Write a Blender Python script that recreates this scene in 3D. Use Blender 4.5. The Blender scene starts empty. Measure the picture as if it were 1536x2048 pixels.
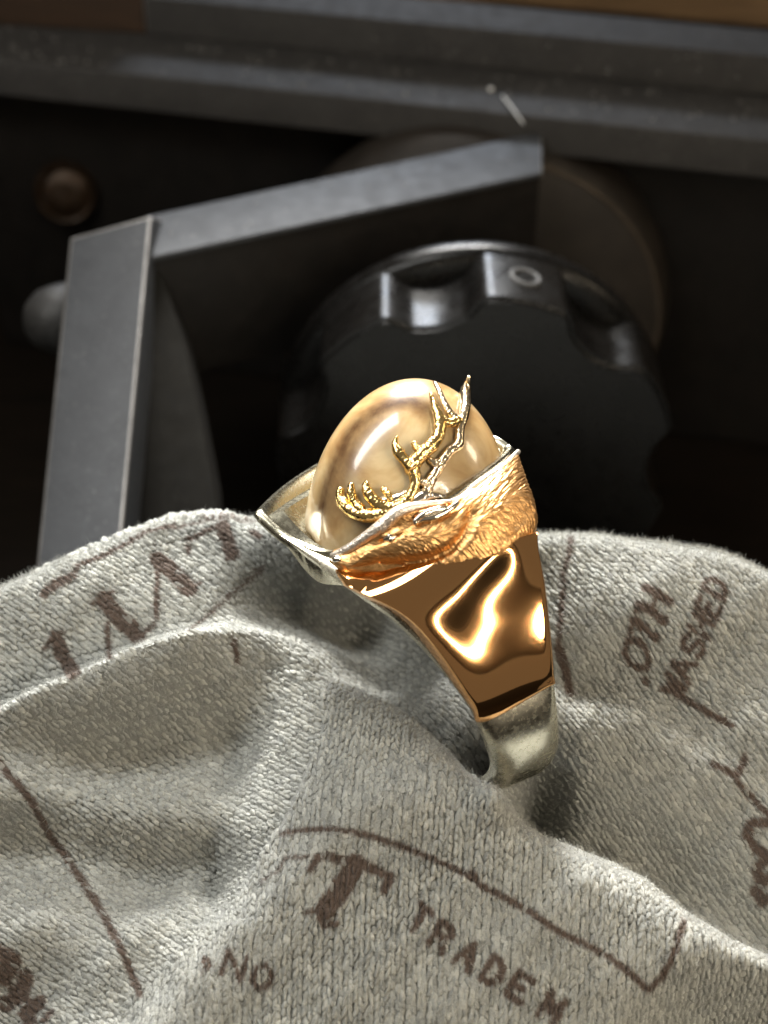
import bpy, bmesh, math, random
import numpy as np
from mathutils import Vector, Matrix
from mathutils.bvhtree import BVHTree
random.seed(7); rng = np.random.default_rng(7)
S = bpy.context.scene
COL = S.collection
R = math.radians

# ------------------------------------------------------------------ camera
F = 3349.0                       # focal length in photo pixels (1536 x 2048), 1 unit = 1 cm
PITCH = R(38)
RT = Vector((1, 0, 0)); FW = Vector((0, math.cos(PITCH), -math.sin(PITCH))); UPV = Vector((0, math.sin(PITCH), math.cos(PITCH)))
CAM = Vector((0, 0, 2)) - 13 * FW
cd = bpy.data.cameras.new('camera'); cam = bpy.data.objects.new('camera', cd); COL.objects.link(cam)
cam.location = CAM; cam.rotation_euler = (R(90) - PITCH, 0, 0)
cd.sensor_fit = 'VERTICAL'; cd.sensor_height = 24; cd.lens = F / 2048 * 24
cd.clip_start = 0.1; cd.clip_end = 500
cd.dof.use_dof = True; cd.dof.focus_distance = 12.5; cd.dof.aperture_fstop = 0.23
S.camera = cam

# ------------------------------------------------------------------ world, lights, exposure
w = bpy.data.worlds.new('World'); S.world = w; w.use_nodes = True
bg = w.node_tree.nodes['Background']; bg.inputs[0].default_value = (0.62, 0.54, 0.44, 1); bg.inputs[1].default_value = 0.22
S.view_settings.view_transform = 'Standard'; S.view_settings.look = 'None'; S.view_settings.gamma = 1
S.view_settings.exposure = 0.08
S.cycles.max_bounces = 8; S.cycles.caustics_reflective = False; S.cycles.caustics_refractive = False

def area(name, loc, target, sx, sy, power, color, roll=0.0):
    l = bpy.data.lights.new(name, 'AREA'); l.shape = 'RECTANGLE'; l.size = sx; l.size_y = sy; l.energy = power; l.color = color
    o = bpy.data.objects.new(name, l); COL.objects.link(o); o.location = loc
    d = Vector(target) - Vector(loc)
    o.rotation_euler = (d.to_track_quat('-Z', 'Y').to_matrix() @ Matrix.Rotation(roll, 3, 'Z')).to_euler()
    return o
tl_ = area('tube_lamp', (-7.8, 0.1, 11.5), (-8.5, 0, 0), 12.5, 2.3, 1650, (1.0, 0.99, 0.94)); tl_.rotation_euler = (0, 0, R(12))
area('added_back_key', (-0.5, 14, 12.5), (-0.2, -1.0, 0.5), 7, 4, 1050, (1.0, 0.97, 0.92))  # added key light from behind, to deepen contrast in the cloth folds
bpy.data.lights['added_back_key'].spread = R(52)
area('window_light', (0, 27, 12.5), (0.8, 6.5, 0.5), 6, 2.5, 2000, (0.80, 0.88, 1.0))
area('side_lamp', (13, 2.2, 7.5), (0, 0, 1.5), 1.6, 2.6, 260, (1.0, 0.82, 0.58))

# ------------------------------------------------------------------ helpers
def ray(px, py):
    return FW + RT * ((px - 768) / F) + UPV * ((1024 - py) / F)
def at(px, py, d): return CAM + ray(px, py) * d
def at_z(px, py, z):
    r = ray(px, py); return CAM + r * ((z - CAM.z) / r.z)
def at_plane(px, py, p, n):
    r = ray(px, py); return CAM + r * ((p - CAM).dot(n) / r.dot(n))
def project(P):                                   # numpy (n,3) -> photo pixels
    P = np.asarray(P) - np.array(CAM)
    d = P @ np.array(FW)
    return np.stack([768 + F * (P @ np.array(RT)) / d, 1024 - F * (P @ np.array(UPV)) / d], 1)
def unproject(px, py):
    px = np.asarray(px, float); py = np.asarray(py, float)
    return np.array(FW) + np.outer((px - 768) / F, np.array(RT)) + np.outer((1024 - py) / F, np.array(UPV))

def mesh_obj(name, V, Fc, mat, parent=None, smooth=True, attr=None):
    me = bpy.data.meshes.new(name)
    me.from_pydata([tuple(v) for v in V], [], [tuple(f) for f in Fc])
    return link(name, me, mat, parent, smooth)
def np_mesh(name, V, Q, mat, parent=None, smooth=True):       # quads/tris as an (n,k) array, fast
    V = np.asarray(V, np.float32); Q = np.asarray(Q, np.int32); k = Q.shape[1]
    me = bpy.data.meshes.new(name)
    me.vertices.add(len(V)); me.vertices.foreach_set('co', V.ravel())
    me.loops.add(Q.size); me.loops.foreach_set('vertex_index', Q.ravel())
    me.polygons.add(len(Q)); me.polygons.foreach_set('loop_start', np.arange(0, Q.size, k, dtype=np.int32))
    me.update(calc_edges=True); me.validate()
    return link(name, me, mat, parent, smooth)
def link(name, me, mat, parent, smooth=True):
    o = bpy.data.objects.new(name, me); COL.objects.link(o)
    if mat: me.materials.append(mat)
    if smooth: me.polygons.foreach_set('use_smooth', [True] * len(me.polygons))
    if parent: parent_to(o, parent)
    return o
def parent_to(o, p):
    o.parent = p
    o.matrix_parent_inverse = world_of(p).inverted()
def world_of(p):
    m = p.matrix_basis.copy()
    if p.parent: m = world_of(p.parent) @ p.matrix_parent_inverse @ m
    return m
def thing(name, label, cat, loc, group=None):
    o = bpy.data.objects.new(name, None); COL.objects.link(o); o.location = loc; o.empty_display_size = .2
    o['label'] = label; o['category'] = cat
    if group: o['group'] = group
    return o
def bm_obj(name, bm, mat, parent=None, smooth=False, bevel=0, seg=2, auto=None):
    bmesh.ops.recalc_face_normals(bm, faces=bm.faces)
    if bevel: bmesh.ops.bevel(bm, geom=list(bm.edges), offset=bevel, segments=seg, affect='EDGES', profile=.6)
    me = bpy.data.meshes.new(name); bm.to_mesh(me); bm.free()
    o = link(name, me, mat, parent, smooth)
    if auto:
        me.set_sharp_from_angle(angle=auto)
    return o
def hexa(name, top4, bot4, mat, parent=None, bevel=.03):
    bm = bmesh.new(); v = [bm.verts.new(p) for p in list(top4) + list(bot4)]
    for f in ((0, 1, 2, 3), (7, 6, 5, 4), (0, 4, 5, 1), (1, 5, 6, 2), (2, 6, 7, 3), (3, 7, 4, 0)): bm.faces.new([v[i] for i in f])
    o = bm_obj(name, bm, mat, parent, True, bevel, 3, R(50))
    if name in ('lower_slab', 'upper_slab', 'arm', 'post'):                      # edge faces get a paler steel that paints their highlight lines
        o.data.materials.append(M['edge_highlight']); big = max(p.area for p in o.data.polygons)
        for p in o.data.polygons:
            ax_ = sum(1 for c_ in (v_ for v_ in p.vertices)); 
            if p.area < big * .10 and p.area < .25 * sorted(q_.area for q_ in o.data.polygons)[-6] + 1e-9: p.material_index = 1
    return o
def prism(name, pts, depthvec, mat, parent=None, bevel=.02, smooth=True):
    bm = bmesh.new(); a = [bm.verts.new(p) for p in pts]; b = [bm.verts.new(Vector(p) + Vector(depthvec)) for p in pts]
    n = len(pts); bm.faces.new(a); bm.faces.new(b[::-1])
    for i in range(n): bm.faces.new((a[i], b[i], b[(i + 1) % n], a[(i + 1) % n]))
    bmesh.ops.recalc_face_normals(bm, faces=bm.faces)
    if bevel:
        es = [e for e in bm.edges if len(e.link_faces) == 2 and e.calc_face_angle() > R(40)]
        bmesh.ops.bevel(bm, geom=es, offset=bevel, segments=3, affect='EDGES', profile=.6)
    return bm_obj(name, bm, mat, parent, smooth, auto=R(38))
def catmull(P, n):
    P = np.asarray(P, float); P = np.vstack([2 * P[0] - P[1], P, 2 * P[-1] - P[-2]]); out = []
    m = len(P) - 3
    for t in np.linspace(0, m, n):
        i = min(int(t), m - 1); u = t - i; a, b, c, d = P[i:i + 4]
        out.append(.5 * (2 * b + (c - a) * u + (2 * a - 5 * b + 4 * c - d) * u * u + (3 * b - a - 3 * c + d) * u ** 3))
    return np.array(out)

# ------------------------------------------------------------------ materials
def mat(name, color, metal=0, rough=.5, spec=.5, coat=0, coat_rough=.05, sheen=0):
    m = bpy.data.materials.new(name); m.use_nodes = True; nt = m.node_tree
    b = nt.nodes['Principled BSDF']; b.inputs['Base Color'].default_value = (*color, 1)
    b.inputs['Metallic'].default_value = metal; b.inputs['Roughness'].default_value = rough
    b.inputs['Specular IOR Level'].default_value = spec
    b.inputs['Coat Weight'].default_value = coat; b.inputs['Coat Roughness'].default_value = coat_rough
    b.inputs['Sheen Weight'].default_value = sheen
    return m, nt, b
def node(nt, typ, **kw):
    n = nt.nodes.new(typ)
    for k, v in kw.items():
        if k.startswith('_'): n.inputs[k[1:]].default_value = v
        else: setattr(n, k, v)
    return n
def ramp(nt, stops, src):
    r = node(nt, 'ShaderNodeValToRGB'); e = r.color_ramp.elements
    while len(e) < len(stops): e.new(.5)
    for el, (p, c) in zip(e, stops): el.position = p; el.color = (*c, 1) if len(c) == 3 else c
    nt.links.new(src, r.inputs[0]); return r
def noise(nt, scale, detail=3, rough=.5, vec=None, dist=0.0):
    n = node(nt, 'ShaderNodeTexNoise', _Scale=scale, _Detail=detail, _Roughness=rough, _Distortion=dist)
    if vec is None:
        vec = nt.nodes.get('tc') or node(nt, 'ShaderNodeTexCoord', name='tc'); vec = vec.outputs['Object']
    nt.links.new(vec, n.inputs['Vector']); return n
def bump(nt, b, h, strength, dist=.02, prev=None):
    n = node(nt, 'ShaderNodeBump', _Strength=strength, _Distance=dist); nt.links.new(h, n.inputs['Height'])
    if prev: nt.links.new(prev.outputs[0], n.inputs['Normal'])
    nt.links.new(n.outputs[0], b.inputs['Normal']); return n

def dusty_metal(name, c0, c1, rough=.45, metal=.6, dust=(.35, .34, .33), specks=True):
    m, nt, b = mat(name, c0, metal, rough)
    n1 = noise(nt, 2.2, 6, .65)
    r = ramp(nt, [(.3, c0), (.75, c1)], n1.outputs[0])
    n2 = noise(nt, 22, 5, .75)
    dr = ramp(nt, [(.58, (0, 0, 0)), (.72, (1, 1, 1))], n2.outputs[0])
    mx = node(nt, 'ShaderNodeMix', data_type='RGBA'); nt.links.new(dr.outputs[0], mx.inputs[0])
    nt.links.new(r.outputs[0], mx.inputs[6]); mx.inputs[7].default_value = (*[.5 * a + .5 * d for a, d in zip(c1, dust)], 1)
    nt.links.new(mx.outputs[2], b.inputs['Base Color'])
    rr = ramp(nt, [(.3, (rough - .05,) * 3), (.7, (rough + .08,) * 3)], noise(nt, 5, 5, .6).outputs[0])
    nt.links.new(rr.outputs[0], b.inputs['Roughness'])
    bump(nt, b, noise(nt, 40, 3, .6).outputs[0], .25, .01)
    if metal < .05: b.inputs['Specular IOR Level'].default_value = .25
    return m
M = {}
M['steel'] = dusty_metal('blued_steel', (.027, .029, .033), (.040, .043, .048), .6, .25, (.2, .2, .2))
M['slab'] = dusty_metal('dull_slab_metal', (.021, .0195, .0185), (.036, .0335, .031), .74, .1, (.2, .19, .18))
M['black'] = dusty_metal('black_enamel', (.004, .0032, .0025), (.009, .007, .0055), .55, .0, (.05, .045, .04))
M['knob'] = dusty_metal('black_plastic', (.0016, .0014, .0012), (.004, .0036, .0033), .27, .0, (.012, .012, .012))
M['drum'] = dusty_metal('brown_black_casting', (.013, .010, .0075), (.026, .020, .015), .5, .1, (.1, .08, .06))
M['edge_highlight'] = dusty_metal('edge_highlight_steel', (.16, .155, .15), (.30, .29, .28), .42, .8)
M['lit_edge'] = dusty_metal('brown_edge_highlight', (.04, .030, .02), (.08, .06, .042), .5, .3)  # lighter brown that paints the lit line along the housing's edge
M['brass'] = dusty_metal('dark_brass', (.016, .009, .004), (.045, .024, .011), .42, .7)
def wood(name, c0, c1):
    m, nt, b = mat(name, c0, 0, .55)
    tc = node(nt, 'ShaderNodeTexCoord', name='tc'); mp = node(nt, 'ShaderNodeMapping'); mp.inputs['Scale'].default_value = (.25, 3, 3)
    nt.links.new(tc.outputs['Object'], mp.inputs[0])
    n = noise(nt, 2.0, 6, .6, mp.outputs[0], .8)
    r = ramp(nt, [(.3, c0), (.7, c1)], n.outputs[0]); nt.links.new(r.outputs[0], b.inputs['Base Color'])
    bump(nt, b, n.outputs[0], .2, .02); return m
M['wood'] = wood('warm_wood', (.12, .07, .032), (.20, .12, .055))
M['shadewood'] = wood('shaded_wood', (.022, .012, .006), (.042, .022, .011))  # dimness of the left wood put into a darker colour

M['bench'] = wood('shaded_bench_wood', (.004, .003, .002), (.009, .006, .004))  # colour lowered to near-black in place of shade over the bench

def jewel(name, c, rough, scr=.0, bscale=60, bstr=.0):
    m, nt, b = mat(name, c, 1, rough)
    if scr:
        n = noise(nt, 25, 5, .6)
        r = ramp(nt, [(.3, (max(rough - scr, .02),) * 3), (.75, (rough + scr,) * 3)], n.outputs[0]); nt.links.new(r.outputs[0], b.inputs['Roughness'])
    if bstr: bump(nt, b, noise(nt, bscale, 2, .5).outputs[0], bstr, .01)
    return m, nt, b
M['silver'] = jewel('white_gold', (.78, .74, .60), .26, .08, 30, .05)[0]
M['satin'] = jewel('satin_white_gold', (.38, .36, .28), .27, .06, 30, .05)[0]
M['bright'] = jewel('bright_white_gold', (.90, .84, .74), .16, .06, 40, .12)[0]
M['edge'] = jewel('beaded_white_gold', (.97, .87, .76), .42, .08, 45, 1.0)[0]
M['rose'] = jewel('rose_gold', (1.0, .55, .23), .06, 0, 9, .006)[0]
M['yellow'] = jewel('yellow_gold', (.92, .66, .28), .20, .08, 30, .9)[0]
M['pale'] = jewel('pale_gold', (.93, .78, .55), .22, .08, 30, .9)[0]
# ------------------------------------------------------------------ the bench and the machine behind
floor = mesh_obj('bench_top', [(-60, -40, -4), (60, -40, -4), (60, 60, -4), (-60, 60, -4)], [(0, 1, 2, 3)], M['bench']); floor['kind'] = 'structure'; M['bench'].node_tree.nodes['Principled BSDF'].inputs['Specular IOR Level'].default_value = .12

mc = thing('machine', 'dark metal bench machine with star knob standing behind the cloth and ring', 'machine', (0, 9, -4))
z1 = 1.1
e0, e1 = at_z(-160, 104, z1), at_z(1700, 299, z1)
ed = (e1 - e0).normalized(); en = Vector((-ed.y, ed.x, 0))
def slab_line(P0, P1, Q0, Q1, z, thick, name, m, bevel):
    a, b, c, d = at_z(*P0, z), at_z(*P1, z), at_z(*Q1, z), at_z(*Q0, z)
    dn = Vector((0, 0, -thick)); return hexa(name, (a, b, c, d), (a + dn, b + dn, c + dn, d + dn), m, mc, bevel)
slab_line((-420, 77), (1900, 320), (-420, -37), (1900, 171), z1, .5, 'lower_slab', M['slab'], .035)
z2 = 1.62
f0 = at_z(292, 68, z1); f1 = at_z(1700, 209, z1)
up = Vector((0, 0, z2 - z1 + .0)); g0 = at_z(600, -4, z2); g1 = at_z(1700, 76, z2)
fd = (f1 - f0).normalized(); fn = Vector((-fd.y, fd.x, 0)); dep = 1.35
lo = Vector((0, 0, .004))
hexa('upper_slab', (f0 + up, f1 + up, g1, f0 + up + (g1 - (f1 + up))), (f0 + lo, f1 + lo, g1 - up + lo, f0 + lo + (g1 - (f1 + up))), M['slab'], mc, .03)
# body under the slab
b0 = e0 + en * .95; b1 = e1 + en * .95
dn = Vector((0, 0, -.505)); dd = Vector((0, 0, -5.09))
hexa('body_casting', (b0 + dn, b1 + dn, b1 + en * 4 + dn, b0 + en * 4 + dn), (b0 + dd, b1 + dd, b1 + en * 4 + dd, b0 + en * 4 + dd), M['black'], mc, .05)
# horizontal arm
za = .87
a0, a1, a2, a3 = at_z(300, 514, za), at_z(1085, 345, za), at_z(1085, 262, za), at_z(292, 432, za)
dn = Vector((0, 0, -.07)); hexa('arm', (a0, a1, a2, a3), (a0 + dn, a1 + dn, a2 + dn, a3 + dn), M['steel'], mc, .025)
sh = (a1 - a0).normalized() * .03; bk = Vector((0, .05, -.073)); dd = Vector((0, 0, -1.6))
hexa('arm_shade_front', (a0 + bk + sh, a1 + bk - sh, a2 + bk - sh, a3 + bk + sh), (a0 + bk + sh + dd, a1 + bk - sh + dd, a2 + bk - sh + dd, a3 + bk + sh + dd), M['black'], mc, .02)  # near-black block stands in for shade on the arm's front face
# post
p = [at(140, 476, 18.7), at(303, 432, 18.45), at(247, 1040, 16.75), at(72, 1130, 16.75)]
p[2] = p[2] + (p[2] - p[1]) * .15; p[3] = p[3] + (p[3] - p[0]) * .12
q = [v + Vector((.05, .75, -.45)) for v in p]
hexa('post', p, q, M['steel'], mc, .035)
gp = [at(300, 520, 18.6), at(330, 565, 18.6), at(372, 700, 18.4), at(404, 850, 18.2), at(432, 1000, 18.0), at(445, 1120, 17.9), at(240, 1120, 17.9)]
prism('gusset', gp, (0, .5, -.2), dusty_metal('gusset_casting', (.0045, .004, .003), (.008, .007, .005), .8, .0, (.06, .06, .05)), mc, .02)
def lathe(name, c, axis, prof, m, parent, n=48):
    axis = Vector(axis).normalized(); x = axis.orthogonal().normalized(); y = axis.cross(x); V = []; Q = []; k = len(prof)
    for i in range(n):
        a = 2 * math.pi * i / n
        for r, h in prof: V.append(Vector(c) + (x * math.cos(a) + y * math.sin(a)) * r + axis * h)
        for j in range(k - 1): Q.append((i * k + j, ((i + 1) % n) * k + j, ((i + 1) % n) * k + j + 1, i * k + j + 1))
    o = mesh_obj(name, V, Q, m, parent); o.data.set_sharp_from_angle(angle=R(45)); return o
def torus(name, c, n, R0, r, m, parent, nu=40, nv=10, stretch=1.0):
    n = Vector(n).normalized(); x = n.orthogonal().normalized(); y = n.cross(x); V = []; Q = []
    for i in range(nu):
        a = 2 * math.pi * i / nu; dr = x * math.cos(a) * stretch + y * math.sin(a)
        for j in range(nv):
            b = 2 * math.pi * j / nv; V.append(Vector(c) + dr * R0 + dr.normalized() * r * math.cos(b) + n * r * math.sin(b))
            Q.append((i * nv + j, ((i + 1) % nu) * nv + j, ((i + 1) % nu) * nv + (j + 1) % nv, i * nv + (j + 1) % nv))
    return mesh_obj(name, V, Q, m, parent)
# round housing
def disc_ring(c, r0, r1, y0, y1, n=96):
    bm = bmesh.new(); rings = []
    for (r, y) in ((r0, y0), (r0, y1)):
        rings.append([bm.verts.new((c.x + r * math.cos(2 * math.pi * i / n), y, c.z + r * math.sin(2 * math.pi * i / n))) for i in range(n)])
    for i in range(n): bm.faces.new((rings[0][i], rings[0][(i + 1) % n], rings[1][(i + 1) % n], rings[1][i]))
    bm.faces.new(rings[0]); bm.faces.new(rings[1][::-1]); return bm
hc = at(945, 655, 22.3)
ho = lathe('round_housing', hc, (0, 1, 0), [(0, 0), (2.44, 0), (2.50, .03), (2.68, .55), (2.68, .85), (0, .85)], M['drum'], mc, 128)
torus('housing_edge_highlight', hc + Vector((0, .015, 0)), (0, 1, 0), 2.47, .035, M['lit_edge'], ho, 128, 8)
bm = disc_ring(hc, 1.2, 0, hc.y + .85, hc.y + 3); bm_obj('housing_neck', bm, M['black'], mc, True, auto=R(40))
# star knob
kc = at(950, 940, 18.7)
N = 7 * 40; pts = []
for i in range(N):
    a = 2 * math.pi * i / N; x = ((math.degrees(a) - 103) / (360 / 7)) % 1.0; x = min(x, 1 - x)       # 0 at recess centre
    t = min(max((x - .13) / .17, 0), 1); t = t * t * (3 - 2 * t)
    r = 2.22 - .25 * (1 - t) - .05 * (1 - (x / .13) ** 2 if x < .13 else 0)
    pts.append(Vector((kc.x + r * math.cos(a), kc.y, kc.z + r * math.sin(a))))
kb = prism('star_knob', pts, (0, .98, 0), M['knob'], mc, 0)
bmx = bmesh.new(); bmx.from_mesh(kb.data)
es = [e for e in bmx.edges if e.calc_face_angle(0) > R(60)]
rear = [e for e in es if all(v.co.y > kc.y + .7 for v in e.verts)]; fr = [e for e in es if all(v.co.y < kc.y + .1 for v in e.verts)]
bmesh.ops.bevel(bmx, geom=fr, offset=.05, segments=3, affect='EDGES')
rear = [e for e in bmx.edges if e.calc_face_angle(0) > R(60) and all(v.co.y > kc.y + .7 for v in e.verts)]
bmesh.ops.bevel(bmx, geom=rear, offset=.05, segments=3, affect='EDGES')
bmx.to_mesh(kb.data); bmx.free(); kb.data.polygons.foreach_set('use_smooth', [True] * len(kb.data.polygons)); kb.data.set_sharp_from_angle(angle=R(55))
lathe('knob_flange', kc + Vector((0, .92, 0)), (0, 1, 0), [(1.9, .0), (2.10, .01), (2.18, .04), (2.23, .11), (2.24, .20), (2.22, .29), (2.16, .35), (2.0, .38), (0, .38)], M['knob'], kb, 128)
bm = disc_ring(kc, 1.0, 0, kc.y + 1.28, hc.y - .0); bm_obj('knob_hub', bm, M['black'], kb, True, auto=R(40))
# the raised o mark on top of a lobe
ang = R(77.5); md = Vector((math.cos(ang), 0, math.sin(ang)))
torus('raised_mark', kc + md * 2.22 + Vector((0, .50, 0)), md, .15, .03, dusty_metal('worn_mark', (.05, .05, .05), (.09, .09, .09), .5, 0), kb)
# brass screw
sc = at(132, 385, 24.0)
lathe('brass_screw', sc, (0.12, -.95, .25), [(0, .10), (.1, .11), (.2, .10), (.33, .04), (.36, .10), (.40, .12), (.44, .08), (.46, -.1), (.46, -2.5)], M['brass'], mc)
bc = at(112, 640, 19.0)
lathe('bolt_head', bc, (-.55, -.75, .30), [(0, .36), (.12, .35), (.22, .30), (.32, .2), (.38, .08), (.40, -.1), (.40, -.5), (.3, -.5), (.3, -2.2)], dusty_metal('bolt_steel', (.009, .0085, .008), (.017, .016, .015), .6, .1), mc)
# circular fluorescent tube of the bench magnifier, in front of the ring and out of the picture
LAMP_C = Vector((9.0, -10.2, 9.3)); LAMP_N = (Vector((.8, -1.2, 2.1)) - LAMP_C).normalized()
gm = bpy.data.materials.new('lit_tube'); gm.use_nodes = True; gb = gm.node_tree.nodes['Principled BSDF']
gb.inputs['Emission Color'].default_value = (1.0, .86, .66, 1); gb.inputs['Emission Strength'].default_value = 105
cl = thing('bench_lamp', 'round magnifier bench lamp with a glowing circular tube', 'lamp', LAMP_C)
torus('tube', LAMP_C, LAMP_N, 3.0, .11, gm, cl, 64, 16)
en_ = mat('added_reflector_enamel', (.006, .0045, .0035), 0, .8, 0)[0]
lathe('added_reflector', LAMP_C - LAMP_N * .45, LAMP_N, [(1.9, .55), (1.9, .1), (2.1, -.05), (3.2, -.12), (4.2, 0), (4.7, .45), (4.75, .45), (4.3, -.1), (3.2, -.3), (1.8, -.2), (1.8, .55), (1.9, .55)], en_, cl, 64)  # unseen reflector added so the plate mirrors a warm mid-tone
lathe('lens', LAMP_C - LAMP_N * .3, LAMP_N, [(0, .22), (1.0, .17), (1.79, .0), (1.0, -.17), (0, -.22)], mat('dark_lens', (.02, .02, .022), 0, .05)[0], cl, 48)
# wood behind
wb = hexa('wooden_board', [Vector(v) for v in ((-12, 15.5, 2.6), (14, 13.0, 2.6), (14, 14.5, 2.6), (-12, 17, 2.6))], [Vector(v) for v in ((-12, 15.5, -4), (14, 13.0, -4), (14, 14.5, -4), (-12, 17, -4))], M['wood'], None, .05)
wb['label'] = 'warm brown wooden board behind the dark metal slabs'; wb['category'] = 'board'
c0 = at_z(-200, 40, z1 + .005); c1 = at_z(291, 72, z1 + .005)
cf = (c1 - c0).normalized(); cn = Vector((-cf.y, cf.x, 0)); c0 = c0 + cn * .06; c1 = c1 + cn * .06 - cf * .02
wk = hexa('wooden_block', (c0 + Vector((0, 0, 1.4)), c1 + Vector((0, 0, 1.4)), c1 + cn * 1.0 + Vector((0, 0, 1.4)), c0 + cn * 1.0 + Vector((0, 0, 1.4))), (c0, c1, c1 + cn * 1.0, c0 + cn * 1.0), M['shadewood'], None, .03)
wk['label'] = 'wooden block coloured dark as in shade on the lower slab beside the upper slab'; wk['category'] = 'block'
dv = []; dq = []
def grain(p_, r_):
    k = len(dv); dv.extend([p_ + Vector((r_ * math.cos(a), r_ * .9 * math.sin(a), .003)) for a in (0, 1.2, 2.5, 3.6, 4.9)]); dv.append(p_ + Vector((0, 0, r_ * .8)))
    dq.extend([(k + i, k + (i + 1) % 5, k + 5) for i in range(5)])
for _ in range(260):
    x_ = random.uniform(-20, 1560); f_ = random.random(); y_ = (55 + x_ * .095) + f_ * 62; grain(at_z(x_, y_, z1 + .002), random.choice([.006, .009, .012, .02]))
for _ in range(60):
    f_ = random.random(); x_ = 320 + 740 * f_; grain(at_z(x_, 498 - 178 * f_ - random.random() * 62, za + .002), random.choice([.006, .009, .014]))
for _ in range(60):
    x_ = random.uniform(640, 1540); grain(at_z(x_, 22 + x_ * .06 + random.random() * 50, z2 + .002), random.choice([.006, .009, .014]))
du = mesh_obj('dust', dv, dq, mat('pale_dust', (.30, .29, .27), 0, .9)[0], mc, False); du['kind'] = 'stuff'
# lint
lm = mat('white_lint', (.75, .75, .73), 0, .7)[0]
bm = bmesh.new(); bmesh.ops.create_icosphere(bm, subdivisions=2, radius=.038)
for v in bm.verts: v.co *= 1 + .5 * (random.random() - .5); v.co.z *= .7
lp = at_z(981, 181, z1)
for v in bm.verts: v.co += lp + Vector((0, 0, .02))
ln = bm_obj('lint_speck', bm, lm, None, True); ln['label'] = 'tiny white lint speck lying on the grey lower slab'; ln['category'] = 'lint'
tp = [at_z(1005, 192, z1 + .02), at_z(1014, 203, z1 + .03), at_z(1024, 216, z1 + .04), at_z(1034, 230, z1 + .05), at_z(1047, 248, z1 + .02)]
def tube(name, P, rad, m, parent=None, nseg=40, nv=10, cap=True):
    P = catmull(np.array([tuple(v) for v in P]), nseg); rad = np.interp(np.linspace(0, 1, nseg), np.linspace(0, 1, len(rad)), rad)
    V = []; Q = []; T = np.gradient(P, axis=0); T /= np.linalg.norm(T, axis=1)[:, None] + 1e-9
    x = np.cross(T[0], [.3, .9, .2]); x /= np.linalg.norm(x)
    for i in range(nseg):
        x = x - T[i] * (x @ T[i]); x /= np.linalg.norm(x); y = np.cross(T[i], x)
        for j in range(nv):
            a = 2 * math.pi * j / nv; V.append(P[i] + (x * math.cos(a) + y * math.sin(a)) * rad[i])
        if i: Q += [((i - 1) * nv + j, (i - 1) * nv + (j + 1) % nv, i * nv + (j + 1) % nv, i * nv + j) for j in range(nv)]
    V.append(P[0] - T[0] * rad[0] * .6); V.append(P[-1] + T[-1] * rad[-1] * .6); k = len(V)
    Q += [((j + 1) % nv, j, k - 2, k - 2)[:3] for j in range(nv)]; Q += [((nseg - 1) * nv + j, (nseg - 1) * nv + (j + 1) % nv, k - 1) for j in range(nv)]
    if parent == 'raw': return V, Q
    return mesh_obj(name, V, Q, m, parent)
th = tube('lint_thread', tp, [.012, .016, .016, .012, .008], lm, None, 24, 6); th['label'] = 'fine pale thread hanging over the front edge of the lower slab'; th['category'] = 'thread'

def sstep(a, b, x): t = np.clip((x - a) / (b - a), 0, 1); return t * t * (3 - 2 * t)
# ------------------------------------------------------------------ ring frame
def camv(x, y, z): return RT * x + UPV * y - FW * z
AX = camv(-.90, -.34, .26).normalized()
UX = camv(-.26, .9175, .30); UX = (UX - AX * UX.dot(AX)).normalized(); WX = UX.cross(AX)
C = at(862, 1258, 13)
nA, nU, nW, nC = map(np.array, (AX, UX, WX, C))
ring = thing('ring', 'gold and silver elk ring with a polished cream stone on the grey cloth', 'ring', C)
def ringpt(a, u, ww): return nC + np.multiply.outer(a, nA) + np.multiply.outer(u, nU) + np.multiply.outer(ww, nW)
def smooth1(x, k):
    x = np.array(x, float)
    for _ in range(k): x[1:-1] = (x[:-2] + 2 * x[1:-1] + x[2:]) / 4
    return x
# rim: a pointed saddle; near side measured, far side its mirror image across the ring's middle plane
WM = .80; NA = 61
rim_px = catmull([(512, 1035), (536, 1058), (566, 1082), (604, 1101), (665, 1116), (760, 1085), (860, 1030), (950, 972), (1029, 903)], NA)
def solve_au(px, py, ww, a=0.0, u=1.2):
    for _ in range(12):
        f0 = project([ringpt(a, u, ww)])[0]; fa = (project([ringpt(a + 1e-3, u, ww)])[0] - f0) / 1e-3; fu = (project([ringpt(a, u + 1e-3, ww)])[0] - f0) / 1e-3
        d = np.linalg.solve(np.stack([fa, fu], 1), np.array([px, py]) - f0); a += d[0]; u += d[1]
    return a, u
aTL, uTL = solve_au(*rim_px[0], 0.0); aTR, uTR = solve_au(*rim_px[-1], 0.0)
def wplan(a): return WM * np.clip(1 - (np.abs(a) / (aTL if a > 0 else -aTR)) ** 2, 0, 1) ** .8
def rim_curve(px, sgn):
    ra = np.zeros(NA); ru = np.zeros(NA); rw = np.zeros(NA)
    for i in range(NA):
        a = aTL + (aTR - aTL) * i / (NA - 1); u = 1.2
        for _ in range(40):
            a2, u2 = solve_au(*px[i], sgn * wplan(a), a, u); a += .5 * (a2 - a); u = u2
        ra[i], ru[i], rw[i] = a, u, sgn * wplan(a)
    return np.sort(smooth1(ra, 6))[::-1], smooth1(ru, 6), smooth1(rw, 3)
ra, ru, rw = rim_curve(rim_px, 1)
rim_far_px = catmull([(512, 1035), (545, 1000), (580, 972), (622, 944), (690, 908), (770, 880), (860, 868), (950, 872), (1000, 882), (1029, 903)], NA)
fa_, fu_, fw_ = rim_curve(rim_far_px, -1)
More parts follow.
